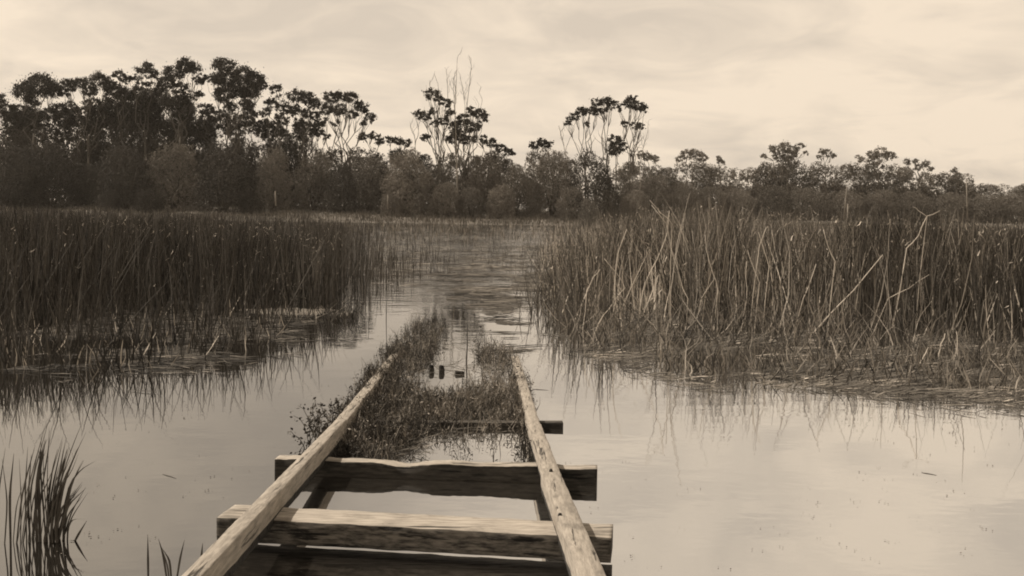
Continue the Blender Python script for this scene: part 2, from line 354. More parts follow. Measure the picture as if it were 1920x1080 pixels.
for k, (bx, cl, dn) in enumerate([
    (250, [(236, 178, 17), (258, 172, 15), (246, 198, 20), (228, 205, 17), (262, 210, 20), (240, 228, 20)], 1.2),
    (290, [(282, 178, 18), (300, 196, 16), (284, 206, 20), (272, 192, 16), (292, 232, 20), (312, 242, 18)], 1.2),
    (345, [(330, 192, 18), (350, 208, 16), (336, 222, 19), (362, 232, 17), (342, 246, 20), (376, 246, 16)], 1.15),
    (395, [(392, 205, 12), (384, 222, 13), (402, 232, 14), (390, 250, 16), (412, 214, 11)], 0.9),
    (440, [(432, 218, 14), (450, 226, 14), (442, 244, 16), (424, 240, 14), (466, 212, 11), (474, 236, 14)], 0.9),
    (508, [(500, 232, 12), (516, 238, 13), (530, 226, 11), (506, 254, 14), (534, 250, 13), (490, 250, 12)], 0.85),
    (576, [(566, 236, 12), (584, 230, 11), (594, 246, 12), (574, 254, 14), (556, 250, 12)], 0.9),
    (190, [(176, 196, 16), (200, 200, 17), (186, 218, 18), (208, 224, 16), (160, 212, 15), (172, 236, 18)], 1.1),
    (120, [(112, 206, 16), (132, 202, 15), (96, 214, 15), (120, 224, 18), (144, 226, 17)], 1.1),
    (50, [(44, 208, 15), (64, 214, 16), (30, 222, 16), (54, 232, 18), (78, 226, 15), (10, 205, 18), (-8, 190, 18)], 1.1)]):
    gum('dense dark understorey gum beneath the tall gums, ' + ['above the fourth rounded shrub', 'left of the ragged wide crown', 'under the ragged wide crown', 'left of the tallest gum', 'under the tallest gum', 'under the thin-crowned gum', 'left of the umbrella-crowned gum', 'under the low broad gum', 'between the two leftmost gums', 'below the leftmost gum'][k],
        bx, 132, cl, dn, 0.7, M_gum_leaf, M_dbark, 'understorey gums of the left group', 0.12)
GS = 'slim gums with bare stems between the tall gums'
for k, (bx, cl, lb) in enumerate([
    (392, [(385, 205, 13), (400, 222, 12), (378, 232, 12)], 'slim gum below the gap left of the tallest gum'),
    (470, [(480, 215, 10), (468, 228, 11), (490, 232, 9)], 'slim gum under the right shoulder of the tallest gum'),
    (500, [(505, 240, 10), (520, 248, 10)], 'short slim gum beneath the thin-crowned gum'),
    (600, [(598, 248, 9), (588, 240, 9), (610, 255, 8)], 'short slim gum at the left foot of the umbrella-crowned gum')]):
    gum(lb, bx, 131, cl, 0.8, 0.6, group=GS, r0=0.12)

gum('spindly gum with small tufts, left of the bare dead tree', 836, 122, [(812, 178, 11), (824, 187, 8), (786, 214, 9), (800, 218, 8), (813, 208, 7), (838, 192, 8), (843, 208, 9), (832, 226, 9), (815, 232, 7), (798, 258, 8)], 0.9, 0.40, group='gums around the dead tree', r0=0.16, twigs=5)
gum('bushy gum with a flat right-leaning crown, right of the bare dead tree', 864, 121, [(853, 236, 11), (870, 222, 10), (886, 208, 10), (900, 214, 10), (906, 224, 7), (882, 236, 11), (862, 252, 12), (896, 240, 7), (872, 262, 10), (846, 262, 9)], 1.0, 0.42, group='gums around the dead tree', r0=0.16, twigs=4)
gum('leftmost of three sparse gums, its crown a flat arc of tufts', 1098, 124, [(1064, 228, 7), (1076, 218, 9), (1092, 208, 10), (1108, 204, 10), (1120, 210, 8), (1100, 234, 5)], 0.8, 0.55, group='sparse gums above the centre shrubs', r0=0.12, twigs=7)
gum('middle of three sparse gums with a tuft on a long bare stem', 1142, 123, [(1118, 192, 8), (1134, 190, 10), (1148, 196, 9), (1132, 204, 7)], 0.9, 0.55, group='sparse gums above the centre shrubs', r0=0.13, twigs=5)
gum('rightmost of three sparse gums with two tufted tiers', 1178, 124, [(1180, 192, 11), (1196, 200, 11), (1208, 204, 7), (1160, 204, 5), (1172, 232, 7), (1190, 236, 8), (1202, 236, 6), (1184, 184, 7)], 0.9, 0.5, group='sparse gums above the centre shrubs', r0=0.12, twigs=7)
gum('small dark gum standing low between the two right sparse gums', 1155, 121, [(1152, 262, 9), (1160, 275, 12), (1150, 282, 9)], 1.1, 0.7, group='sparse gums above the centre shrubs', r0=0.1)

# bare dead tree
def dead_tree(label, bx, by, D, stems, r0=0.14, name='dead_tree', group=None, n_tw=5):
    b = ad(bx, by, D); gz = ground_z(b.x, b.y); b.z = gz - 0.05; root = empty(name, b, label, 'dead tree', group)
    tb = MB(); bb = MB()
    for i, (pts, r) in enumerate(stems):
        P = [ad(x, y, D) for x, y in pts]
        if i == 0: P[0] = b.copy()
        Q = []
        for u, v in zip(P[:-1], P[1:]):
            for t in (0, .33, .66): q = u.lerp(v, t); q += Vector(rng.normal(0, 0.03, 3)); Q.append(q)
        Q.append(P[-1]); tube(tb if i == 0 else bb, Q, np.linspace(r, 0.018, len(Q)), 5)
        for k in range(n_tw):
            s = Q[random.randint(len(Q) // 2, len(Q) - 1)]; Ln = random.uniform(0.8, 2.0)
            e = s + Vector((random.choice((-1, 1)) * Ln * 0.3, random.uniform(-.3, .3), Ln))
            tube(bb, limb(s, e, 5, 0.1, 0.2), np.linspace(0.025, 0.010, 5), 3)
            s2 = s.lerp(e, 0.5); tube(bb, limb(s2, s2 + Vector((random.uniform(-.5, .5), 0, random.uniform(.3, .8))), 3), (0.014, 0.01, 0.008), 3)
    tb.build('trunk', M_dead, root, True, b); bb.build('branches', M_dbark if False else M_bark, root, True, b); return root
dead_tree('tall bare dead tree with upright whip-like branches, centre of the far bank', 858, 388, 118,
    [([(858, 388), (857, 330), (855, 270), (853, 200), (857, 118)], 0.12),
     ([(856, 300), (848, 240), (840, 190), (838, 142)], 0.06), ([(856, 290), (870, 230), (878, 180), (884, 124)], 0.06),
     ([(855, 310), (838, 270), (818, 235), (808, 190), (806, 150)], 0.05), ([(856, 320), (880, 270), (896, 225), (904, 190)], 0.045),
     ([(854, 250), (852, 200), (850, 150)], 0.04), ([(838, 270), (825, 215), (822, 165)], 0.035), ([(870, 240), (872, 200), (868, 165)], 0.03)])
dead_tree('small bare sapling poking above the shrubs left of the dead tree', 782, 385, 119, [([(782, 385), (780, 300), (778, 262), (770, 240)], 0.05), ([(779, 270), (784, 250), (786, 232)], 0.03)], n_tw=4)
dead_tree('small bare twiggy sapling left of the three sparse gums', 1060, 385, 124, [([(1060, 385), (1062, 300), (1055, 262), (1048, 235)], 0.05), ([(1060, 285), (1068, 260), (1076, 245)], 0.03)], n_tw=4)
dead_tree('small bare twiggy sapling right of the three sparse gums', 1200, 385, 124, [([(1200, 385), (1200, 310), (1206, 275), (1214, 250)], 0.05), ([(1200, 300), (1194, 272), (1196, 258)], 0.03)], n_tw=4)

# templates for dense shrubs / bushy trees (unit: half width 1, height about 2)
def dome_template(seed, n, lobes, leaf, tall=2.0, low=0.02, rag=0.0):
    global rng
    rng = np.random.default_rng(seed); C = []
    for k in range(lobes):
        a = rng.uniform(0, 2 * np.pi); z = rng.uniform(0.06, 0.9); env = math.sqrt(max(0.05, 1 - (max(0, z - 0.35) / 0.68) ** 2.0))
        r = rng.uniform(0.16, 0.30) * (1 + 0.25 * rag); rr = env * (1.0 - r) + rag * rng.uniform(-.1, .12)
        C.append((rr * np.cos(a), rr * np.sin(a), z * tall * (1 - 0.06) , r))
    for k in range(4): C.append((rng.uniform(-.35, .35), rng.uniform(-.35, .35), tall * rng.uniform(.80, .9), rng.uniform(.18, .28)))
    C += [(0, 0, tall * 0.28, 0.86), (0, 0, tall * 0.5, 0.82), (0, 0, tall * 0.66, 0.64), (0, 0, tall * 0.1, 0.85)] if not rag else [(0, 0, tall * 0.3, 0.7), (0, 0, tall * 0.5, 0.6)]
    P = []; wts = np.array([c[3] ** 2 for c in C]); cnt = (wts / wts.sum() * n).astype(int)
    for (x, y, z, r), m in zip(C, cnt):
        k = max(6, m // 6); d = rng.normal(size=(k, 3)); d /= np.linalg.norm(d, axis=1)[:, None]
        rad = r * (1 - 0.25 * rng.random(k) ** 2)
        t = np.array([x, y, z]) + d * rad[:, None]
        s = rng.integers(0, k, m); P.append(t[s] + rng.normal(0, 0.018 + 0.01 * rag, (m, 3)))
    P = np.concatenate(P); P = P[P[:, 2] > low]
    mb = MB(); leaves(mb, P, leaf, 0.5); return mb
DOME = [dome_template(100 + i, 30000, 34, 0.040) for i in range(5)]
BUSHY = [dome_template(200 + i, 20000, 22, 0.055, tall=2.2, rag=1.0) for i in range(5)]
rng = np.random.default_rng(5)
_cache = {}
def crown_mesh(kind, idx, m):
    key = (kind, idx, m.name)
    if key not in _cache: _cache[key] = (DOME if kind == 'dome' else BUSHY)[idx].mesh('crown', m)
    return _cache[key]
TR = MB(); 
for q in range(5):
    a = q * 1.3; tube(TR, limb((0.06 * math.cos(a), 0.06 * math.sin(a), 0), (0.45 * math.cos(a), 0.45 * math.sin(a), 1.3), 5, 0.06, 0.1), np.linspace(0.045, 0.012, 5), 5)
tr_mesh = {m.name: TR.mesh('trunk', m, True) for m in (M_bark, M_dbark)}
def shrub(label, px, top, wpx, D, kind='dome', m=M_dark_leaf, group=None, name='shrub', bark=M_dbark, i=[0]):
    i[0] += 1; b = ad(px, 390, D); gz = ground_z(b.x, b.y); H = ad(px, top, D).z - gz; R = wpx * 0.5 * D / F
    root = empty(name, (b.x, b.y, gz - 0.05), label, 'tree' if name.endswith('tree') else 'shrub', group)
    o = bpy.data.objects.new('crown', crown_mesh(kind, i[0] % 5, m)); o.parent = root; COL.objects.link(o)
    sz = H / (2.1 if kind == 'dome' else 2.38); o.scale = (R, R * 0.9, sz); o.rotation_euler = (0, 0, random.uniform(0, 6.28))
    t = bpy.data.objects.new('trunk', tr_mesh[bark.name]); t.parent = root; COL.objects.link(t); t.scale = (R, R, sz); t.rotation_euler = (0, 0, random.uniform(0, 6.28))
    return root

# dense bushy trees behind (left mass)
back = [(15, 190, 120, 134), (70, 196, 120, 136), (135, 200, 110, 133), (200, 178, 100, 134), (255, 160, 90, 133), (300, 190, 90, 134), (352, 215, 90, 134),
        (400, 235, 80, 135), (455, 238, 80, 133), (520, 240, 80, 135), (575, 246, 70, 133), (622, 262, 70, 134), (680, 258, 90, 132), (735, 262, 90, 132), (790, 272, 80, 131)]
back += [(40, 215, 80, 130), (165, 205, 70, 131), (228, 200, 70, 131), (280, 210, 70, 131), (325, 225, 60, 131), (375, 200, 60, 135), (480, 250, 60, 131), (545, 228, 60, 134), (430, 262, 70, 130)]
back.sort()
for k, (x, t, w_, D) in enumerate(back):
    shrub(f'dense dark bushy tree behind the shore shrubs, {ORD[k]} from the left edge', x, t, w_ * 1.15, D, 'bushy', M_dark_leaf, 'dense trees behind the left shrubs', 'bushy_tree')
# rounded shore shrubs, front row
front = [(20, 262, 150, 0), (95, 258, 140, 0), (165, 300, 95, 0), (235, 262, 120, 0), (325, 258, 125, 1), (420, 262, 135, 0), (512, 268, 85, 1), (590, 276, 100, 1),
         (640, 300, 70, 0), (695, 284, 115, 1), (762, 272, 105, 1), (815, 300, 80, 1), (905, 284, 100, 1), (965, 300, 80, 1), (1035, 272, 90, 1), (1105, 276, 105, 0), (1160, 312, 70, 1)]
for k, (x, t, w_, v) in enumerate(front):
    shrub(f'rounded fine-leaved shore shrub, {ORD[k]} from the left edge along the bank', x, t, w_ * 1.02, 117 + (k * 7 % 5) * 1.3, 'dome', (M_dark_leaf, M_mid_leaf)[v],
          'rounded shrubs along the far bank')
mid = [(860, 268, 80), (915, 266, 70), (945, 282, 70), (1005, 268, 70), (1060, 284, 60)]
for k, (x, t, w_) in enumerate(mid):
    shrub(f'bushy tree behind the centre shrubs, {ORD[k]} rightward from the dead tree', x, t, w_ * 1.2, 130, 'bushy', M_mid_leaf, 'bushy trees behind the centre', 'bushy_tree')
low = [(735, 355, 50), (835, 335, 70), (885, 345, 60), (940, 340, 70), (1075, 345, 70), (1130, 350, 60), (1190, 350, 70), (20, 345, 80), (280, 350, 60), (470, 356, 50), (205, 352, 50)]
low.sort()
for k, (x, t, w_) in enumerate(low):
    shrub(f'low scrubby bush at the foot of the shore shrubs, {ORD[k]} from the left edge', x, t, w_, 115.5, 'dome', M_mid_leaf if x > 480 else M_dark_leaf, 'low bushes at the water margin')

# right-hand forest, farther away
rt = [(1195, 296, 80), (1240, 306, 70), (1290, 296, 80), (1345, 306, 70), (1395, 306, 80), (1450, 296, 80), (1490, 290, 80), (1545, 302, 70), (1595, 300, 80), (1650, 296, 90),
      (1705, 306, 80), (1755, 320, 80), (1800, 326, 70), (1850, 342, 90), (1905, 340, 90), (1950, 335, 90)]
for k, (x, t, w_) in enumerate(rt):
    shrub(f'bushy forest tree on the right skyline, {ORD[k]} rightward from the sparse gums', x, t - 7, w_ * 1.4, 188, 'bushy', M_far_leaf, 'forest trees on the right skyline', 'bushy_tree')
for k, (x, t, w_) in enumerate([(1215, 322, 100), (1285, 340, 70), (1335, 345, 70), (1385, 348, 70), (1450, 342, 80), (1515, 346, 90), (1590, 352, 80), (1650, 350, 80), (1715, 352, 80), (1780, 356, 80), (1845, 360, 90), (1910, 358, 90)]):
    shrub(f'rounded shrub before the right forest, {ORD[k]} rightward from the sparse gums', x, t, w_ * 1.12, 160, 'dome', M_far_leaf if k % 3 else M_mid_leaf, 'rounded shrubs before the right forest')
GF = 'gum crowns topping the right forest'
for lb, bx, cl in [
    ('low gum crown at the left end of the right forest', 1220, [(1212, 294, 10), (1228, 298, 9), (1200, 290, 8)]),
    ('wide low gum crown above the right forest, left of the tallest right gum', 1298, [(1288, 290, 11), (1304, 288, 11), (1318, 296, 9), (1275, 298, 8)]),
    ('small single-tuft gum above the right forest', 1348, [(1348, 297, 7), (1352, 305, 7)]),
    ('tallest gum of the right forest with three top tufts', 1475, [(1455, 280, 10), (1474, 276, 11), (1488, 282, 11), (1500, 274, 7), (1446, 276, 5), (1480, 292, 13), (1510, 288, 5), (1460, 294, 11), (1432, 294, 7)]),
    ('small open-crowned gum just right of the tallest right gum', 1548, [(1540, 284, 6), (1550, 286, 8), (1560, 292, 7), (1535, 294, 5)]),
    ('broad dense gum crown near the right end of the skyline', 1650, [(1636, 290, 10), (1652, 286, 12), (1668, 292, 11), (1612, 298, 8), (1640, 302, 12)]),
    ('ragged gum crown stepping down toward the right edge', 1722, [(1700, 304, 7), (1716, 302, 6), (1735, 306, 8), (1720, 314, 8), (1745, 316, 6)]),
    ('narrow upright gum sticking out near the right edge', 1793, [(1792, 320, 7), (1796, 330, 8), (1786, 334, 7)])]:
    gum(lb, bx, 184, cl, 1.6, 0.72, M_far_leaf, M_bark, GF, 0.16)
GC = 'gum crowns above the centre shrubs'
for lb, bx, cl in [('low spreading gum crown sloping right of the dead tree', 915, [(905, 262, 9), (922, 268, 10), (938, 278, 10), (956, 286, 9), (890, 262, 8)]),
                   ('small gum crown above the centre shrubs left of the sparse gums', 1010, [(1002, 272, 9), (1016, 266, 10), (1028, 270, 8)]),
                   ('small flat gum crown beside the umbrella-crowned gum', 690, [(682, 256, 9), (698, 254, 8), (712, 262, 9)]),
                   ('low gum crown left of the spindly gum', 742, [(730, 262, 9), (748, 264, 9), (764, 268, 8)])]:
    gum(lb, bx, 130, cl, 1.3, 0.75, M_gum_leaf, M_bark, GC, 0.12)

# pale stems standing on the far bank
def pole(label, pts, D, r, name='stake', cat='stake', m=M_dead, group=None, tw=0):
    P = [ad(x, y, D) for x, y in pts]; mb_ = MB(); Q = []
    for a, b in zip(P[:-1], P[1:]): Q += [a, a.lerp(b, 0.5)]
    Q.append(P[-1]); tube(mb_, Q, np.linspace(r, r * 0.55, len(Q)), 6)
    o = mb_.build(name, m, None, True, P[0]); return tag(o, label, cat, group)
pole('white upright stake on the bank at the foot of the seventh rounded shrub', [(517, 386), (516, 358)], 113, 0.09)
pole('pale bare pole standing in water before the right forest', [(1588, 442), (1590, 382)], 62, 0.055)
pole('pale leaning trunk at the foot of the left bushes', [(330, 378), (322, 350), (314, 335)], 114.5, 0.07, 'bare_trunk', 'trunk', M_bark)
pole('forked pale trunk leaning right at the foot of the left bushes', [(322, 378), (334, 355), (342, 345)], 114.3, 0.06, 'bare_trunk', 'trunk', M_bark)
pole('slim white trunk against dark scrub left of the dead tree', [(727, 392), (727, 365)], 113, 0.07, 'bare_trunk', 'trunk')
pole('tall slim pale trunk in the right forest near the edge', [(1814, 412), (1812, 335)], 155, 0.10, 'bare_trunk', 'trunk')
pole('slim pale trunk in the right forest behind the bare pole', [(1582, 410), (1588, 350)], 155, 0.09, 'bare_trunk', 'trunk')
shrub('small pale feathery bush at the water edge left of the right reeds', 1105, 366, 50, 100, 'dome', M_grass)

# ------------------------------------------------------------------ reeds
def reed_field(name, label, poly, n, hfun, m, wd=0.012, lean=0.07, hj=0.22, bend=0.06, kill=None, edge=7, fade=None, lfade=None):
    P = scatter(poly, n); B = []; T = []; Bd = []; Wd = []
    for x, y in P:
        if fade and random.random() < (x - fade[0]) / (fade[1] - fade[0]): continue
        if lfade and random.random() > (x - lfade[0]) / (lfade[1] - lfade[0]): continue
        b = at(x, y + random.gauss(0, edge), 0)
        if b.y > 104 or b.y < 0: continue
        cl = mnoise.noise(Vector((b.x * 0.9, b.y * 0.45, 1.7)))
        if kill is not None and cl < kill: continue
        h = hfun(x, y) * max(0.15, 1 - abs(random.gauss(0, hj))) * (1 + 0.30 * cl + 0.28 * mnoise.noise(Vector((b.x * 0.45, b.y * 0.3, 8.3))) + 0.15 * mnoise.noise(Vector((b.x * 3, b.y * 2, 2.3))))
        if h < 0.08: continue
        lx, ly = random.gauss(0, lean) * h, random.gauss(0, lean) * h
        if random.random() < 0.10: lx += random.choice((-1, 1)) * h * random.uniform(0.2, 0.8)
        B.append((b.x, b.y, -0.02)); T.append((b.x + lx, b.y + ly, h)); Bd.append((random.gauss(0, bend) * h * 0.5, 0, 0))
        Wd.append(wd * max(1, b.y / 26) * random.uniform(0.6, 1.3))
    mb_ = MB(); blades(mb_, B, T, np.array(Wd), np.array(Bd), 3)
    return tag(mb_.build(name, m), label, 'reeds', kind='stuff')
LP = [(-60, 404), (560, 412), (650, 430), (650, 500), (640, 548), (600, 576), (440, 580), (300, 572), (150, 590), (-60, 610)]
hl = lambda x, y: lerp([(0, 1.14), (400, 1.08), (560, 0.90), (650, 0.7)], x)
reed_field('reed_bed', 'dense dark reed bed standing in the water on the left', LP, 20000, hl, M_reed_dark, 0.012, 0.12, 0.38, 0.1, kill=-0.3, edge=13, fade=(240, 730))
reed_field('paler_reeds', 'paler brown stems scattered through the dark left reed bed', LP, 5200, lambda x, y: hl(x, y) * 1.02, M_reed_lbrown, 0.011, 0.12, 0.4)  # paler stem colour mixed through the whole bed
SP = [(560, 418), (800, 428), (815, 470), (790, 520), (730, 535), (640, 560), (560, 570)]
reed_field('sparse_reeds', 'thin sparse reeds fringing the left side of the open channel', SP, 2600, lambda x, y: lerp([(600, 0.85), (700, 0.62), (815, 0.35)], x), M_reed_lbrown, 0.010, 0.08, 0.35, kill=-0.15, fade=(600, 860))
reed_field('dark_sparse_reeds', 'darker thin reeds fringing the left side of the channel', SP, 1400, lambda x, y: lerp([(600, 0.8), (700, 0.55), (815, 0.3)], x), M_reed_dark, 0.010, 0.08, 0.35, kill=-0.15, fade=(600, 880))
RP = [(1040, 446), (1120, 440), (1990, 458), (1990, 650), (1700, 618), (1500, 600), (1300, 596), (1150, 592), (1060, 585), (1010, 560), (1010, 500)]
hr = lambda x, y: lerp([(980, 0.7), (1060, 1.0), (1130, 1.35), (1200, 1.50), (1420, 1.50), (1600, 1.38), (1900, 1.30)], x)
reed_field('reed_bed', 'tall dense brown reed bed filling the right side of the water', RP, 8500, hr, M_reed_mid, 0.011, 0.15, 0.40, 0.14, kill=-0.22, edge=14, lfade=(985, 1170))
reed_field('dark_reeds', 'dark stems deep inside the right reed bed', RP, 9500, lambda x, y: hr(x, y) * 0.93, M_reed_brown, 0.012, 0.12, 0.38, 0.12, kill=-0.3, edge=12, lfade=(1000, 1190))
reed_field('darkest_reeds', 'darkest stems scattered through the right reed bed', RP, 4500, lambda x, y: hr(x, y) * 0.8, M_reed_dark, 0.012, 0.13, 0.38, 0.12, kill=-0.2, edge=10, lfade=(1010, 1190))
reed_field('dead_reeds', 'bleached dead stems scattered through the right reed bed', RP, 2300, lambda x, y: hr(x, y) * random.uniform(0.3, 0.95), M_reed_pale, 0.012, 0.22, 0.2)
reed_field('thick_dark_reeds', 'darkest thick part of the right reed bed toward the right edge', [(1560, 452), (1990, 460), (1990, 650), (1700, 618), (1600, 600)], 6500, lambda x, y: hr(x, y) * 0.93, M_reed_dark, 0.014, 0.09, 0.3, 0.1, edge=9)  # extra stems of the dark reed colour toward the right edge
EP = [(955, 480), (1100, 440), (1100, 600), (1010, 600), (960, 575)]
reed_field('edge_reeds', 'thin curving reeds on the channel side of the right reed bed', EP, 1700, lambda x, y: lerp([(960, 0.3), (1060, 0.85)], x), M_reed_lbrown, 0.010, 0.22, 0.45, kill=-0.25, edge=14, lfade=(955, 1090))
reed_field('channel_reeds', 'sparse short stems standing across the open channel', [(770, 428), (1030, 434), (1010, 520), (900, 500), (800, 520)], 620, lambda x, y: 0.32, M_reed_lbrown, 0.009, 0.2, 0.4, kill=-0.05)
FP = [(640, 416), (1150, 421), (1150, 426), (640, 421)]
reed_field('low_reeds', 'low tufts of reed breaking the water before the far bank', [(600, 421), (1180, 427), (1150, 445), (640, 436)], 1500, lambda x, y: 0.28, M_reed_mid, 0.02, 0.1, 0.4, kill=0.0)
# loose foreground stems of the left bed with their reflections
reed_field('loose_reeds', 'loose dark stems standing in open water before the left reed bed', [(-60, 600), (150, 585), (440, 578), (560, 590), (520, 640), (420, 672), (250, 690), (-60, 700)], 1050,
           lambda x, y: random.uniform(0.10, 0.85) * (1 if y < 640 else 0.8), M_reed_dark, 0.009, 0.2, 0.3, bend=0.15)
reed_field('loose_pale_reeds', 'short broken pale stems before the left reed bed', [(-60, 600), (150, 585), (440, 578), (560, 590), (520, 640), (420, 672), (250, 690), (-60, 700)], 160,
           lambda x, y: random.uniform(0.05, 0.3), M_reed_pale, 0.010, 0.3, 0.3, bend=0.15)
reed_field('reed_stubble', 'short broken reed stubble before the right reed bed', [(1040, 598), (1300, 598), (1990, 645), (1990, 735), (1700, 725), (1450, 715), (1250, 690), (1120, 650)], 1500,
           lambda x, y: random.uniform(0.03, 0.26) * (2.2 if y < 650 else 1), M_reed_mid, 0.011, 0.5, 0.3, bend=0.3)
reed_field('dark_stubble', 'dark bent reed stubble before the right reed bed', [(1040, 598), (1300, 598), (1990, 645), (1990, 735), (1700, 725), (1450, 715), (1250, 690), (1120, 650)], 1300,
           lambda x, y: random.uniform(0.03, 0.24) * (2.4 if y < 650 else 1), M_reed_dark, 0.011, 0.5, 0.3, bend=0.3)

def flecks(name, label, poly, n, hfun, m, ln=(0.03, 0.12), wd=0.014):
    B = []; T = []
    for x, y in scatter(poly, n):
        b = at(x, y + random.gauss(0, 8), 0)
        if b.y > 60 or b.y < 0: continue
        z = hfun(x, y) * random.random() ** 1.3; l = random.uniform(*ln) * max(1, b.y / 20); a = random.uniform(0, 6.28); e = random.uniform(-1.2, 1.2)
        B.append((b.x, b.y, z)); T.append((b.x + math.cos(a) * math.cos(e) * l, b.y, z + math.sin(e) * l))
    mb_ = MB(); blades(mb_, B, T, wd, rng.normal(0, .01, (len(B), 3)), 2); return tag(mb_.build(name, m), label, 'reed leaves', kind='stuff')
flecks('dead_leaves', 'pale broken leaf scraps caught among the right reeds', RP, 3000, hr, M_reed_pale, (0.02, 0.10), 0.013)
flecks('dead_leaves', 'a few pale leaf scraps caught among the dark left reeds', LP, 1900, hl, M_reed_pale, (0.02, 0.10), 0.012)

# floating litter: stems lying on the water
def litter(name, label, poly, n, m, ln=(0.1, 0.6), wd=0.012, rise=0.02, clus=-1.0, cat='reed litter'):
    B = []; T = []
    for x, y in scatter(poly, n):
        p = at(x, y + random.gauss(0, 15), 0)
        if mnoise.noise(Vector((p.x * 0.8, p.y * 0.8, 5))) + 0.5 * mnoise.noise(Vector((p.x * 2.5, p.y * 2.5, 9))) < clus + max(0, (y - 640) / 100) * 0.28 * (clus < 0) : continue
        a = random.gauss(0, 0.55); l = random.uniform(*ln); dx_, dy_ = math.cos(a) * l / 2, math.sin(a) * l / 2
        z = random.uniform(0.003, 0.010)
        B.append((p.x - dx_, p.y - dy_, z)); T.append((p.x + dx_, p.y + dy_, z + random.uniform(0, rise)))
    mb_ = MB(); B = np.array(B); T = np.array(T); n = len(B)
    D_ = T - B; sd_ = np.stack([-D_[:, 1], D_[:, 0], np.zeros(n)], -1); sd_ /= np.linalg.norm(sd_, axis=1)[:, None]
    up = np.zeros((n, 3)); up[:, 2] = wd * 0.5; mid_ = (B + T) / 2 + sd_ * (rng.normal(0, 0.06, n) * np.linalg.norm(D_, axis=1))[:, None]
    rows = []
    for c, k in ((B, 0.5), (mid_, 1.0), (T, 0.3)):
        rows += [c - sd_ * wd * k * 0.5, c + up * 1.2 * k, c + sd_ * wd * k * 0.5]
    V = np.stack(rows, 1).reshape(-1, 3); i = np.arange(n)[:, None] * 9
    f = np.concatenate([i + np.array([[a, a + 1, a + 4, a + 3]]) for a in (0, 1, 3, 4)])
    mb_.add(V, f); return tag(mb_.build(name, m), label, cat, kind='stuff')
RL = [(1020, 592), (1300, 594), (1990, 635), (1990, 745), (1700, 735), (1480, 735), (1250, 700), (1120, 660)]
litter('floating_litter', 'mat of brown broken stems floating before the right reed bed', RL, 4200, M_litter, (0.03, 0.30), 0.009, 0.05, 0.0)
litter('pale_litter', 'bleached stems floating before the right reed bed', RL, 320, M_reed_pale, (0.03, 0.25), 0.008, 0.03, 0.0)
litter('dark_litter', 'dark sodden stems floating before the right reed bed', RL, 3600, M_reed_dark, (0.03, 0.30), 0.010, 0.05, -0.03)
litter('channel_weed', 'thin floating weed streaks across the open channel', [(780, 435), (1010, 435), (1040, 600), (960, 640), (900, 560), (820, 520), (760, 520)], 800, M_litter, (0.1, 0.7), 0.016, 0.0, 0.0, 'water weed')
litter('dark_channel_weed', 'dark floating weed threads across the open channel', [(780, 435), (1010, 435), (1080, 600), (960, 640), (910, 560), (820, 520), (760, 520)], 1000, M_reed_dark, (0.1, 0.7), 0.016, 0.0, 0.0, 'water weed')
litter('weed_patches', 'broken patches of dull floating weed in the channel before the far bank', [(650, 428), (1040, 434), (1080, 520), (980, 560), (800, 520), (700, 520)], 1900, M_grass, (0.1, 0.5), 0.03, 0.03, 0.05, 'water weed')
litter('left_litter', 'floating stems and weed before the left reed bed', [(-60, 590), (440, 575), (600, 590), (560, 640), (400, 680), (150, 698), (-60, 700)], 1000, M_litter, (0.05, 0.3), 0.009, 0.02, 0.0)
litter('dark_left_litter', 'dark sodden stems before the left reed bed', [(-60, 590), (440, 575), (600, 590), (560, 640), (400, 680), (150, 698), (-60, 700)], 1900, M_reed_dark, (0.05, 0.35), 0.010, 0.02, -0.1)

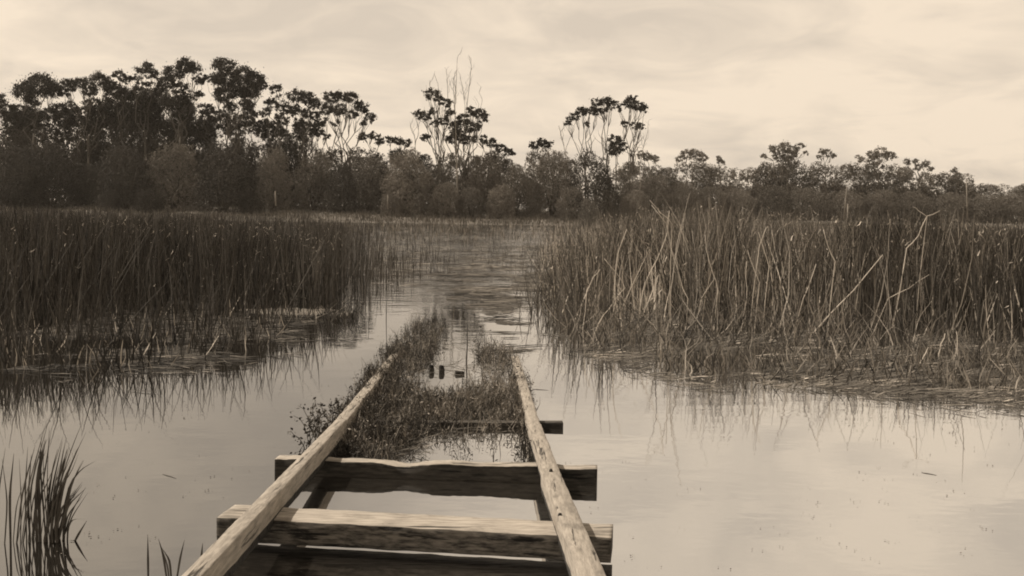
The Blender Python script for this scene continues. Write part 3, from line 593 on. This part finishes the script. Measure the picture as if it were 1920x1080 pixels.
# individual pale stalks in the right bed
GP = 'bleached broken stalks standing in the right reed bed'
stalks = [
 ('long straight bleached stalk leaning right across the right reed bed', [(1548, 598), (1600, 545), (1655, 478)], .011),
 ('second leaning bleached stalk, lower and right of the longest one', [(1665, 560), (1705, 540), (1742, 515)], .007),
 ('pale stalk curving up from the reed edge with a sharp bend', [(1166, 600), (1153, 560), (1154, 510), (1160, 470), (1175, 430)], .009),
 ('short pale stalk branching right from the sharply bent stalk', [(1155, 560), (1172, 540), (1162, 520), (1150, 505), (1133, 485)], .007),
 ('pale stalk leaning right, right of the sharply bent stalk', [(1208, 535), (1230, 490), (1252, 435), (1255, 395)], .008),
 ('pale stalk leaning left from the crossing pair near the bed top', [(1290, 560), (1275, 520), (1262, 480), (1250, 420), (1222, 385)], .007),
 ('pale stalk with a kink left of the bed middle', [(1346, 545), (1336, 510), (1325, 470), (1322, 440)], .008),
 ('thin pale stalk leaning right at the foot of the kinked stalk', [(1315, 560), (1328, 540), (1340, 522)], .006),
 ('pale upright stalk beside the bed middle', [(1400, 560), (1398, 520), (1400, 490)], .007),
 ('pale stalk slanting left over the bed middle', [(1424, 530), (1412, 500), (1402, 470)], .008),
 ('crossing pale stalk forming a V near the white water line', [(1442, 500), (1430, 460), (1422, 435)], .008),
 ('other arm of the V near the white water line', [(1424, 460), (1436, 428), (1440, 424)], .007),
 ('short pale stalk leaning right below the white water line', [(1506, 560), (1522, 520), (1530, 495)], .008),
 ('pale stalk bending left above the bed middle', [(1566, 490), (1552, 460), (1544, 430)], .009),
 ('pale forked twig sticking up near the right top of the bed', [(1700, 465), (1722, 442), (1738, 405), (1762, 395)], .008),
 ('left arm of the forked twig near the right top of the bed', [(1738, 406), (1722, 395), (1712, 388)], .006),
 ('pale stalk leaning right at the left end of the bed', [(1100, 545), (1112, 520), (1125, 505)], .007),
 ('pale stalk at the channel edge slanting to the bed', [(1115, 625), (1132, 590), (1148, 570)], .008),
 ('tall pale stalk leaning left at the bed top', [(1260, 420), (1240, 400), (1218, 375)], .006),
 ('pale stem standing upright near the right edge of the bed', [(1750, 590), (1747, 575), (1749, 558)], .009),
 ('pale twig standing low at the right corner of the litter mat', [(1760, 665), (1764, 645), (1772, 625)], .010),
 ('second low pale twig at the right corner of the litter mat', [(1796, 665), (1795, 640), (1793, 622)], .008)]
for lb, pts, r in stalks:
    bx, by = pts[0]; D = min(12.5, at(bx, max(by, 600), 0).y)
    r *= .75; P = [ad(x, y, D) for x, y in pts]
    if P[0].z > 0.03: P.insert(0, Vector((P[0].x - (P[1].x - P[0].x) * 0.3, D + 0.3, -0.03)))
    mb_ = MB(); Q = []
    for a, b in zip(P[:-1], P[1:]): Q += [a, a.lerp(b, .5) + Vector(rng.normal(0, .006, 3))]
    Q.append(P[-1]); tube(mb_, Q, np.linspace(r, r * .5, len(Q)), 5); tag(mb_.build('dead_stalk', M_reed_pale, None, True, P[0]), lb, 'stalk', GP)
# dark stems of the left water that can be told apart
GD = 'dark stems standing alone in the left water'
for lb, pts, r in [
 ('thick dark stem standing alone at the far left of the water', [(92, 655), (90, 610), (91, 560)], .011),
 ('dark stem beside a thinner one left of the crossed stems', [(132, 650), (129, 610), (130, 575)], .009),
 ('left stem of the crossed dark pair in the left water', [(300, 662), (291, 640), (285, 610), (283, 575)], .010),
 ('right stem of the crossed dark pair in the left water', [(288, 660), (296, 635), (303, 605), (306, 580)], .010),
 ('bent dark stem right of the crossed pair', [(352, 655), (356, 630), (348, 600), (351, 570)], .007),
 ('thin dark stem standing right of the bent stem', [(458, 640), (456, 610), (457, 580)], .007),
 ('forked thin stem in front of the low mud bar', [(572, 645), (578, 612), (570, 585)], .007),
 ('thin upright stem between mud bar and track', [(692, 612), (692, 580), (691, 545)], .006),
 ('thin tall stem standing in light water left of the weedy track', [(724, 618), (725, 570), (726, 530)], .006)]:
    b0 = at(pts[0][0], pts[0][1] - 20, 0); D = b0.y; P = [ad(x, y, D) for x, y in pts]; P[0].z = min(P[0].z, -0.02)
    mb_ = MB(); Q = []
    for a, b in zip(P[:-1], P[1:]): Q += [a, a.lerp(b, .5) + Vector(rng.normal(0, .005, 3))]
    Q.append(P[-1]); tube(mb_, Q, np.linspace(r, r * .4, len(Q)), 5); tag(mb_.build('lone_reed', M_reed_dark, None, True, P[0]), lb, 'stem', GD)

# low mud bar
def bar(name, label, px, py, wpx, dm, h, m, seed):
    c = at(px, py, 0); W_ = wpx * c.y / F / 2.2; mb_ = MB(); V = [(c.x, c.y, h)]; n = 40
    rows = [(0.5, h * 0.95), (0.85, h * 0.6), (1.0, -0.02)]
    for rr, z in rows:
        for k in range(n):
            a = k / n * 2 * math.pi; q = 1 + 0.55 * mnoise.noise(Vector((math.cos(a) * 2.6, math.sin(a) * 2.6, seed))) + 0.2 * mnoise.noise(Vector((math.cos(a) * 8, math.sin(a) * 8, seed)))
            V.append((c.x + math.cos(a) * W_ * rr * q, c.y + math.sin(a) * dm * rr * q, z + 0.006 * mnoise.noise(Vector((k * .7, rr * 9, seed)))))
    f3 = [(0, 1 + k, 1 + (k + 1) % n) for k in range(n)]
    mb_.add(V, f3); f4 = [(1 + j * n + k, 1 + (j + 1) * n + k, 1 + (j + 1) * n + (k + 1) % n, 1 + j * n + (k + 1) % n) for j in range(2) for k in range(n)]
    mb_.f.append(np.array(f4)); mb_.m.append(np.zeros(len(f4), int))
    return tag(mb_.build(name, m, None, True, c), label, 'mud bar')
bar('mud_bar', 'low pale mud bar in the water at the foot of the left reeds', 545, 584, 185, 0.45, 0.018, M_silt, 1)
bar('weedy_mud_bar', 'small dark weedy mud lump at the right end of the pale bar', 640, 590, 50, 0.25, 0.03, M_mud, 2)
reed_field('bar_tussock', 'short dark sedge tussock growing on the right end of the mud bar', [(600, 590), (670, 590), (672, 598), (604, 600)], 260, lambda x, y: 0.13, M_reed_dark, 0.009, 0.5, 0.4)
reed_field('bar_stubble', 'broken stems lying and standing on the pale mud bar', [(455, 578), (640, 580), (640, 592), (455, 590)], 170, lambda x, y: 0.10, M_reed_mid, 0.009, 1.1, 0.4)

# ------------------------------------------------------------------ timber track
def beam(mb_, p0, p1, w_, h, n=40, seed=0, rough=0.006, top=0, side=0, dent=None, taper=None, lean=0.0, under=None):
    """rough-hewn timber from p0 to p1 (centre of its top face), cross-section with chamfered wavy arrises"""
    p0 = Vector(p0); p1 = Vector(p1); ax = (p1 - p0).normalized(); sd_ = ax.cross(Vector((0, 0, 1))).normalized(); up = sd_.cross(ax)
    c = 0.0035
    prof = [(-w_ / 2 + c, 0), (-w_ / 6, 0.001), (w_ / 6, 0.001), (w_ / 2 - c, 0), (w_ / 2, -c), (w_ / 2, -h * .35), (w_ / 2, -h * .7), (w_ / 2 - c, -h), (-w_ / 2 + c, -h), (-w_ / 2, -h * .7), (-w_ / 2, -h * .35), (-w_ / 2, -c)]
    k = len(prof); V = []
    for i in range(n + 1):
        t = i / n; p = p0.lerp(p1, t); sc = taper(t) if taper else 1.0
        for j, (a, b) in enumerate(prof):
            q = Vector((t * (p1 - p0).length * 9, j * 0.9, seed)); dn = dent(t, a / w_) if dent and b > -h * 0.2 else 0
            e = Vector((mnoise.noise(q), 0, mnoise.noise(q + Vector((3, 7, 1)))))
            V.append(p + sd_ * (a * sc + e.x * rough) + up * (b + e.z * rough - dn))
    f = []; mi = []
    for i in range(n):
        for j in range(k):
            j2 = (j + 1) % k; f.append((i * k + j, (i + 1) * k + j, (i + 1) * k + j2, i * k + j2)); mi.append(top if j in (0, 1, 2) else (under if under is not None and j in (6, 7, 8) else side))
    s0 = mb_.n; mb_.add(V, f); mb_.m[-1] = np.array(mi)
    mb_.f.append(np.array([[s0 + j for j in range(k)][::-1]]) [:, ::-1]); mb_.m.append(np.array([side]))
    mb_.f.append(np.array([[s0 + n * k + j for j in range(k)][::-1]])); mb_.m.append(np.array([side]))

ZR = 0.25
track = empty('timber_track', (-0.37, 4.5, 0), 'old weathered timber track of two rails on rough sleepers running out into the water', 'track')
def part(mb_, name, mats):
    o = mb_.build(name, mats); o.data.transform(Matrix.Translation(-track.location)); o.parent = track; return o
# left rail
a = at(346, 1092, ZR + 0.01); b = at(640, 786, 0.155); c_ = at(703, 700, 0.03)
mb_ = MB(); beam(mb_, a, b, 0.062, 0.115, 90, 1, 0.0025, under=1); part(mb_, 'rail', [W_rail, W_side]);  # underside takes the dark side timber, its shade put into the colour
mb_ = MB(); beam(mb_, at(636, 792, 0.12), at(760, 640, -0.02), 0.07, 0.11, 40, 2, 0.006); part(mb_, 'rail', [W_rail])
# right rail
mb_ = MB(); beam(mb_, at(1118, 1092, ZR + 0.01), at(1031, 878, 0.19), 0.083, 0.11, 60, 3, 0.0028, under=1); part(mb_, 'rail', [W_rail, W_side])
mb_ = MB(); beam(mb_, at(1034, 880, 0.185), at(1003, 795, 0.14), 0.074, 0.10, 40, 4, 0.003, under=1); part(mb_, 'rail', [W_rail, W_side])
mb_ = MB(); beam(mb_, at(1004, 800, 0.135), at(966, 668, 0.02), 0.068, 0.10, 40, 5, 0.006); part(mb_, 'rail', [W_rail])
# sleepers (tops under the rails)
def dent_far(t, s):
    d = 0.008 * mnoise.noise(Vector((t * 7, 0, 4))) + 0.003 * mnoise.noise(Vector((t * 45, 0, 4))) + 0.020 * math.exp(-((t - 0.40) / 0.07) ** 2)
    return d
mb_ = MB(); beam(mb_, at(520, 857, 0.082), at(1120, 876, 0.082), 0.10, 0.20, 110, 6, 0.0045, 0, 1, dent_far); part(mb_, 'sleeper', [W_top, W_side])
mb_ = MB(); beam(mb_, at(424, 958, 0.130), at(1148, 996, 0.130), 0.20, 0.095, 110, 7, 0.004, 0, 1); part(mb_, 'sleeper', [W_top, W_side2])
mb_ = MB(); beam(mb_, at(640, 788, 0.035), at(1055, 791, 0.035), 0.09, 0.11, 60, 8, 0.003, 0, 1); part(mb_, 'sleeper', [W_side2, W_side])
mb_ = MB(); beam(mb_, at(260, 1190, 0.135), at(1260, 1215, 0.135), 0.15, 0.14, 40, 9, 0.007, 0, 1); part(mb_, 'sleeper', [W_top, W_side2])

for px, py, z in [(1050, 968, .222), (1033, 884, .195), (510, 930, .205), (560, 868, .185)]:
    p = at(px, py, z); mb_ = MB(); tube(mb_, [p + Vector((0, 0, -.02)), p + Vector((0, 0, .004)), p + Vector((0, 0, .012))], (.009, .009, .006), 8); part(mb_, 'bolt', [W_side])
# weed on the track
def sprigs(name, label, polys, m, hgt, nl, lsz, cat='water weed', seed=0, thr=-9):
    mb_ = MB(); B = []; T = []; C = []
    for poly, n in polys:
        for x, y in scatter(poly, n):
            p = at(x + random.gauss(0, 7), y + random.gauss(0, 7), 0)
            if mnoise.noise(Vector((p.x * 5, p.y * 3, seed))) < thr: continue
            h = random.uniform(*hgt) * (1.0 + 0.7 * mnoise.noise(Vector((p.x * 2, p.y * 2, 4)))); l = Vector((random.gauss(0, .25) * h, random.gauss(0, .25) * h, h)); B.append(p); T.append(p + l)
            for k in range(nl):
                t = random.uniform(0.15, 1.0); C.append(list(p + l * t + Vector((random.gauss(0, .018), random.gauss(0, .018), random.gauss(0, .008)))))
    blades(mb_, [list(b) for b in B], [list(t) for t in T], 0.004, rng.normal(0, 0.01, (len(B), 3)), 2)
    C = np.array(C); q = rng.random(len(C)); leaves(mb_, C[q < .6], lsz * 0.7, 0.45); leaves(mb_, C[q > .82], lsz * 1.35, 0.4); leaves(mb_, C[(q >= .6) & (q <= .82)], lsz * 1.1, 0.3)
    return tag(mb_.build(name, m), label, cat, kind='stuff')
polyA = [(600, 862), (612, 830), (650, 780), (700, 695), (735, 690), (800, 740), (825, 770), (790, 810), (735, 858)]
polyB = [(735, 690), (718, 660), (750, 640), (765, 610), (822, 598), (824, 640), (808, 680), (770, 700)]
polyC = [(790, 740), (860, 745), (880, 720), (970, 712), (985, 722), (992, 800), (900, 805), (800, 812)]
polyD = [(895, 682), (900, 655), (940, 650), (970, 670), (972, 690)]
polyG = [(640, 795), (655, 760), (700, 690), (745, 640), (760, 655), (715, 715), (668, 790)]
polyE = [(960, 700), (978, 700), (998, 800), (1004, 865), (985, 862)]
polyF = [(765, 565), (820, 545), (825, 600), (765, 610)]
sprigs('track_weed', 'leafy dark weed growing thickly over the sunken part of the track', [(polyA, 3900), (polyB, 900), (polyC, 1300), (polyD, 190), (polyE, 120), (polyG, 420), ([(893, 640), (903, 600), (912, 640), (903, 662)], 40)], M_weed, (0.02, 0.10), 9, 0.018, thr=0.0)
sprigs('pale_track_weed', 'pale sprigs among the dark track weed', [(polyA, 300), (polyB, 100), (polyC, 420), (polyD, 60)], M_weed_pale, (0.04, 0.12), 7, 0.018)
def grassy(name, label, polys, m, hgt):
    B = []; T = []
    for poly, n in polys:
        for x, y in scatter(poly, n):
            p = at(x + random.gauss(0, 6), y + random.gauss(0, 6), 0); h = random.uniform(*hgt); B.append(p); T.append(p + Vector((random.gauss(0, .45) * h, random.gauss(0, .35) * h, h)))
    mb_ = MB(); blades(mb_, [list(b) for b in B], [list(t) for t in T], 0.0045, rng.normal(0, 0.012, (len(B), 3)), 3); return tag(mb_.build(name, m), label, 'water grass', kind='stuff')
grassy('water_grass', 'fine dark water grass growing through the weed on the track', [(polyA, 1000), (polyB, 330), (polyC, 420), (polyD, 90), (polyE, 90)], M_weed, (0.03, 0.15))
grassy('pale_water_grass', 'fine pale water grass growing through the weed on the track', [(polyA, 420), (polyB, 160), (polyC, 520), (polyD, 90)], M_weed_pale, (0.03, 0.14))
sprigs('trailing_weed', 'thin weed trailing in shallow water behind the far sleeper', [([(640, 862), (800, 812), (990, 808), (1000, 866)], 60)], M_weed, (0.03, 0.11), 6, 0.018)
litter('submerged_stems', 'tangled stems lying among the track weed', [(620, 862), (700, 700), (820, 600), (970, 670), (995, 805), (830, 815), (790, 862)], 700, M_litter, (0.03, 0.18), 0.006, 0.04, -0.2, 'water weed')

def weed_plant(label, px, py, hs, n, m=M_weed):
    p0 = at(px, py, 0); root = empty('weed_plant', p0, label, 'plant')
    for k in range(n):
        sb = MB(); h = random.uniform(*hs); e = Vector((random.gauss(0, .06), random.gauss(0, .05), h)); s = Vector((random.gauss(0, .035), random.gauss(0, .035), -0.01))
        P = limb(s, s + e, 6, 0.12, 0.15); tube(sb, P, np.linspace(.0035, .0015, 6), 3)
        C = []
        for i in range(2, 6):
            for q in range(4): C.append(P[i] + rng.normal(0, .012, 3))
        sb.build('stem', m, root)
        lb_ = MB(); leaves(lb_, C, .024, .55); lb_.build('leaves', m, root)
weed_plant('tall leafy weed standing outside the left rail beside the dense weed', 600, 815, (0.12, 0.26), 9)
weed_plant('straggly leafy weed at the left edge of the left rail, nearest the sleeper', 584, 838, (0.08, 0.22), 7)
weed_plant('low leafy weed leaning out over the left rail, farthest up the track', 630, 790, (0.08, 0.16), 8)

# dark stubs on the track
def stub(label, px, py0, py1, r, name='post_stub', cat='post'):
    b = at(px, py0, 0); t = ad(px, py1, b.y); mb_ = MB(); h = t.z
    P = [Vector((b.x, b.y, -0.03)), Vector((b.x + .002, b.y, h * .4)), Vector((b.x - .002, b.y, h * .8)), Vector((b.x, b.y, h))]
    tube(mb_, P, (r, r * 1.05, r * .95, r * .7), 9); return tag(mb_.build(name, W_side, None, True, b), label, cat)
stub('left of two short black post stubs in the water between the rails', 809, 697, 684, .022)
stub('right of two short black post stubs in the water between the rails', 828, 698, 685, .024)
b = at(862, 702, 0); mb_ = MB(); beam(mb_, b + Vector((-.035, 0, .03)), b + Vector((.035, .02, .022)), .05, .05, 6, 20, .004); tag(mb_.build('timber_offcut', W_side, None, False, b), 'small dark timber offcut lying right of the two post stubs', 'timber')
pole('thin dark stick standing in the water between the rails', [(874, 690), (876, 650), (876, 612)], at(875, 680, 0).y, .007, 'stick', 'stick', M_reed_dark)
pole('long thin dark reed stem standing right of the right rail', [(1030, 668), (1029, 640), (1031, 600)], at(1030, 640, 0).y, .005, 'stick', 'stick', M_reed_dark)

# scum and specks scattered over the open water
mb_ = MB(); C = []
for x, y in scatter([(40, 690), (640, 680), (620, 800), (380, 1000), (40, 1060)], 70) + scatter([(1020, 760), (1900, 760), (1900, 1070), (1180, 1070), (1060, 860)], 90) + scatter([(700, 600), (1000, 560), (1010, 660), (700, 640)], 60):
    p = at(x, y, 0.003)
    for q in range(random.randint(1, 5)): C.append((p.x + random.gauss(0, .02), p.y + random.gauss(0, .03), 0.004))
leaves(mb_, C, 0.0075, 0.5, flat=0.97); tag(mb_.build('floating_specks', M_litter), 'tiny leaf scraps and scum specks scattered over the open water', 'leaf scraps', kind='stuff')
# floating twigs
for lb, x0, y0, x1, y1 in [('small dark twig floating on the open left water', 305, 888, 330, 896), ('thin dark twig floating in the open right water', 1728, 885, 1756, 890), ('dark twig floating right of the right rail near the stalk reflections', 998, 729, 1028, 731)]:
    a = at(x0, y0, .004); b = at(x1, y1, .004); mb_ = MB(); tube(mb_, [a - Vector((0, 0, .004)), a.lerp(b, .3) - Vector((0, 0, .004)), a.lerp(b, .65) + Vector((0, .004, -.004)), b - Vector((0, 0, .004))], (.002, .0035, .003, .0015), 5); tag(mb_.build('floating_twig', M_reed_dark, None, True, a), lb, 'twig')

# ------------------------------------------------------------------ near reed clump, lower left
def ribbon(P, w_):
    """grass blade with a keel along the polyline P (smoothed)"""
    P = np.array([list(p) for p in P]); t = np.linspace(0, 1, len(P)); tt = np.linspace(0, 1, 9)
    Q = np.stack([np.interp(tt, t, P[:, k]) for k in range(3)], -1); Q[1:-1] = (Q[:-2] + 2 * Q[1:-1] + Q[2:]) / 4
    mb_ = MB(); n = len(Q); a = random.uniform(-.6, .6); sd_ = np.array([math.cos(a), math.sin(a), 0]); kd = np.array([math.sin(a), -math.cos(a), 0])
    wt = w_ * np.concatenate([np.linspace(.8, 1, 4), np.linspace(1, .12, n - 4)])[:, None] / 2
    V = np.stack([Q - sd_ * wt, Q + kd * wt * .5, Q + sd_ * wt], 1).reshape(-1, 3)
    f = []
    for i in range(n - 1):
        for k in range(2): f.append((i * 3 + k, i * 3 + k + 1, (i + 1) * 3 + k + 1, (i + 1) * 3 + k))
    mb_.add(V, f); return mb_
cb_ = at(85, 1015, 0)
clump = empty('reed_clump', cb_, 'near clump of broad dark reed blades at the lower left corner', 'reeds')
BL = [[(50, 1012), (47, 920), (52, 838)], [(42, 1018), (60, 900), (92, 786)], [(70, 1010), (78, 920), (92, 830), (98, 800)], [(75, 1014), (86, 930), (108, 850), (118, 818)],
      [(95, 1012), (104, 930), (116, 860), (124, 822)], [(100, 1010), (112, 905), (138, 830), (157, 786)], [(98, 1004), (114, 905), (135, 870), (152, 828)], [(104, 1014), (124, 945), (154, 904)],
      [(110, 1008), (126, 915), (150, 880), (180, 864)], [(72, 1016), (66, 930), (72, 870), (84, 826)], [(86, 1010), (90, 940), (98, 880), (108, 842)], [(60, 1008), (70, 930), (76, 880), (72, 840)],
      [(90, 1016), (86, 950), (80, 880), (84, 812)], [(106, 1012), (110, 950), (124, 890), (146, 840)], [(52, 1016), (60, 940), (74, 900), (90, 862)], [(98, 1018), (96, 960), (104, 900), (112, 870)],
      [(80, 1018), (94, 960), (112, 920), (132, 880)], [(126, 1012), (127, 988), (136, 972), (163, 974)], [(136, 1014), (148, 1000), (163, 976)], [(118, 1014), (124, 970), (140, 948), (155, 930)],
      [(38, 1020), (40, 940), (36, 860)], [(20, 1022), (18, 930), (26, 850)], [(8, 1020), (14, 940), (4, 860)], [(30, 1020), (40, 930), (56, 870), (66, 836)], [(24, 1015), (30, 950), (44, 905)], [(-10, 1020), (-4, 930), (10, 840)]]
for k in range(34):
    s = random.choice(BL[:17]); o_ = random.uniform(-12, 12); BL.append([(x + o_ + random.uniform(-3, 3), y + (random.uniform(0, 25) * (i > 0))) for i, (x, y) in enumerate(s)])
for i, pts in enumerate(BL):
    D0 = at(pts[0][0], pts[0][1], 0).y; sp = random.uniform(-.12, .12)
    P = [ad(x, y, D0 + sp * j / len(pts)) for j, (x, y) in enumerate(pts)]; P[0].z = -0.02
    o = ribbon(P, random.uniform(.005, .0105)).build('blade', M_near_reed); o.data.transform(Matrix.Translation(-clump.location)); o.parent = clump
cb2 = at(310, 1070, 0)
cl2 = empty('reed_clump', cb2, 'small tuft of short blades cut by the bottom edge, left of the track', 'reeds')
for pts in [[(278, 1085), (277, 1002)], [(314, 1085), (306, 1040), (297, 1010)], [(330, 1085), (338, 1045), (346, 1012)], [(322, 1085), (318, 1050), (304, 1028)], [(374, 1085), (378, 1040), (380, 1018)], [(318, 1090), (314, 1060), (300, 1018)]]:
    D0 = at(pts[0][0], 1085, 0).y; P = [ad(x, y, D0) for x, y in pts]; P[0].z = -.02
    o = ribbon(P, .008).build('blade', M_near_reed); o.data.transform(Matrix.Translation(-cl2.location)); o.parent = cl2

# ------------------------------------------------------------------ the air
mb = MB(); x0, x1, y0, y1, z0, z1 = -520, 520, -60, 520, -2.5, 24
mb.add([(x0, y0, z0), (x1, y0, z0), (x1, y1, z0), (x0, y1, z0), (x0, y0, z1), (x1, y0, z1), (x1, y1, z1), (x0, y1, z1)],
       [(0, 3, 2, 1), (4, 5, 6, 7), (0, 1, 5, 4), (1, 2, 6, 5), (2, 3, 7, 6), (3, 0, 4, 7)])
hm = bpy.data.materials.new('pale_air'); hm.use_nodes = True; hn = hm.node_tree.nodes; hn.remove(hn['Principled BSDF'])
pv = hn.new('ShaderNodeVolumePrincipled'); pv.inputs['Color'].default_value = (0.95, 0.88, 0.78, 1); pv.inputs['Density'].default_value = 0.0002
pv.inputs['Anisotropy'].default_value = 0.2
hm.node_tree.links.new(pv.outputs[0], hn['Material Output'].inputs['Volume'])
tag(mb.build('haze', hm), kind='stuff')
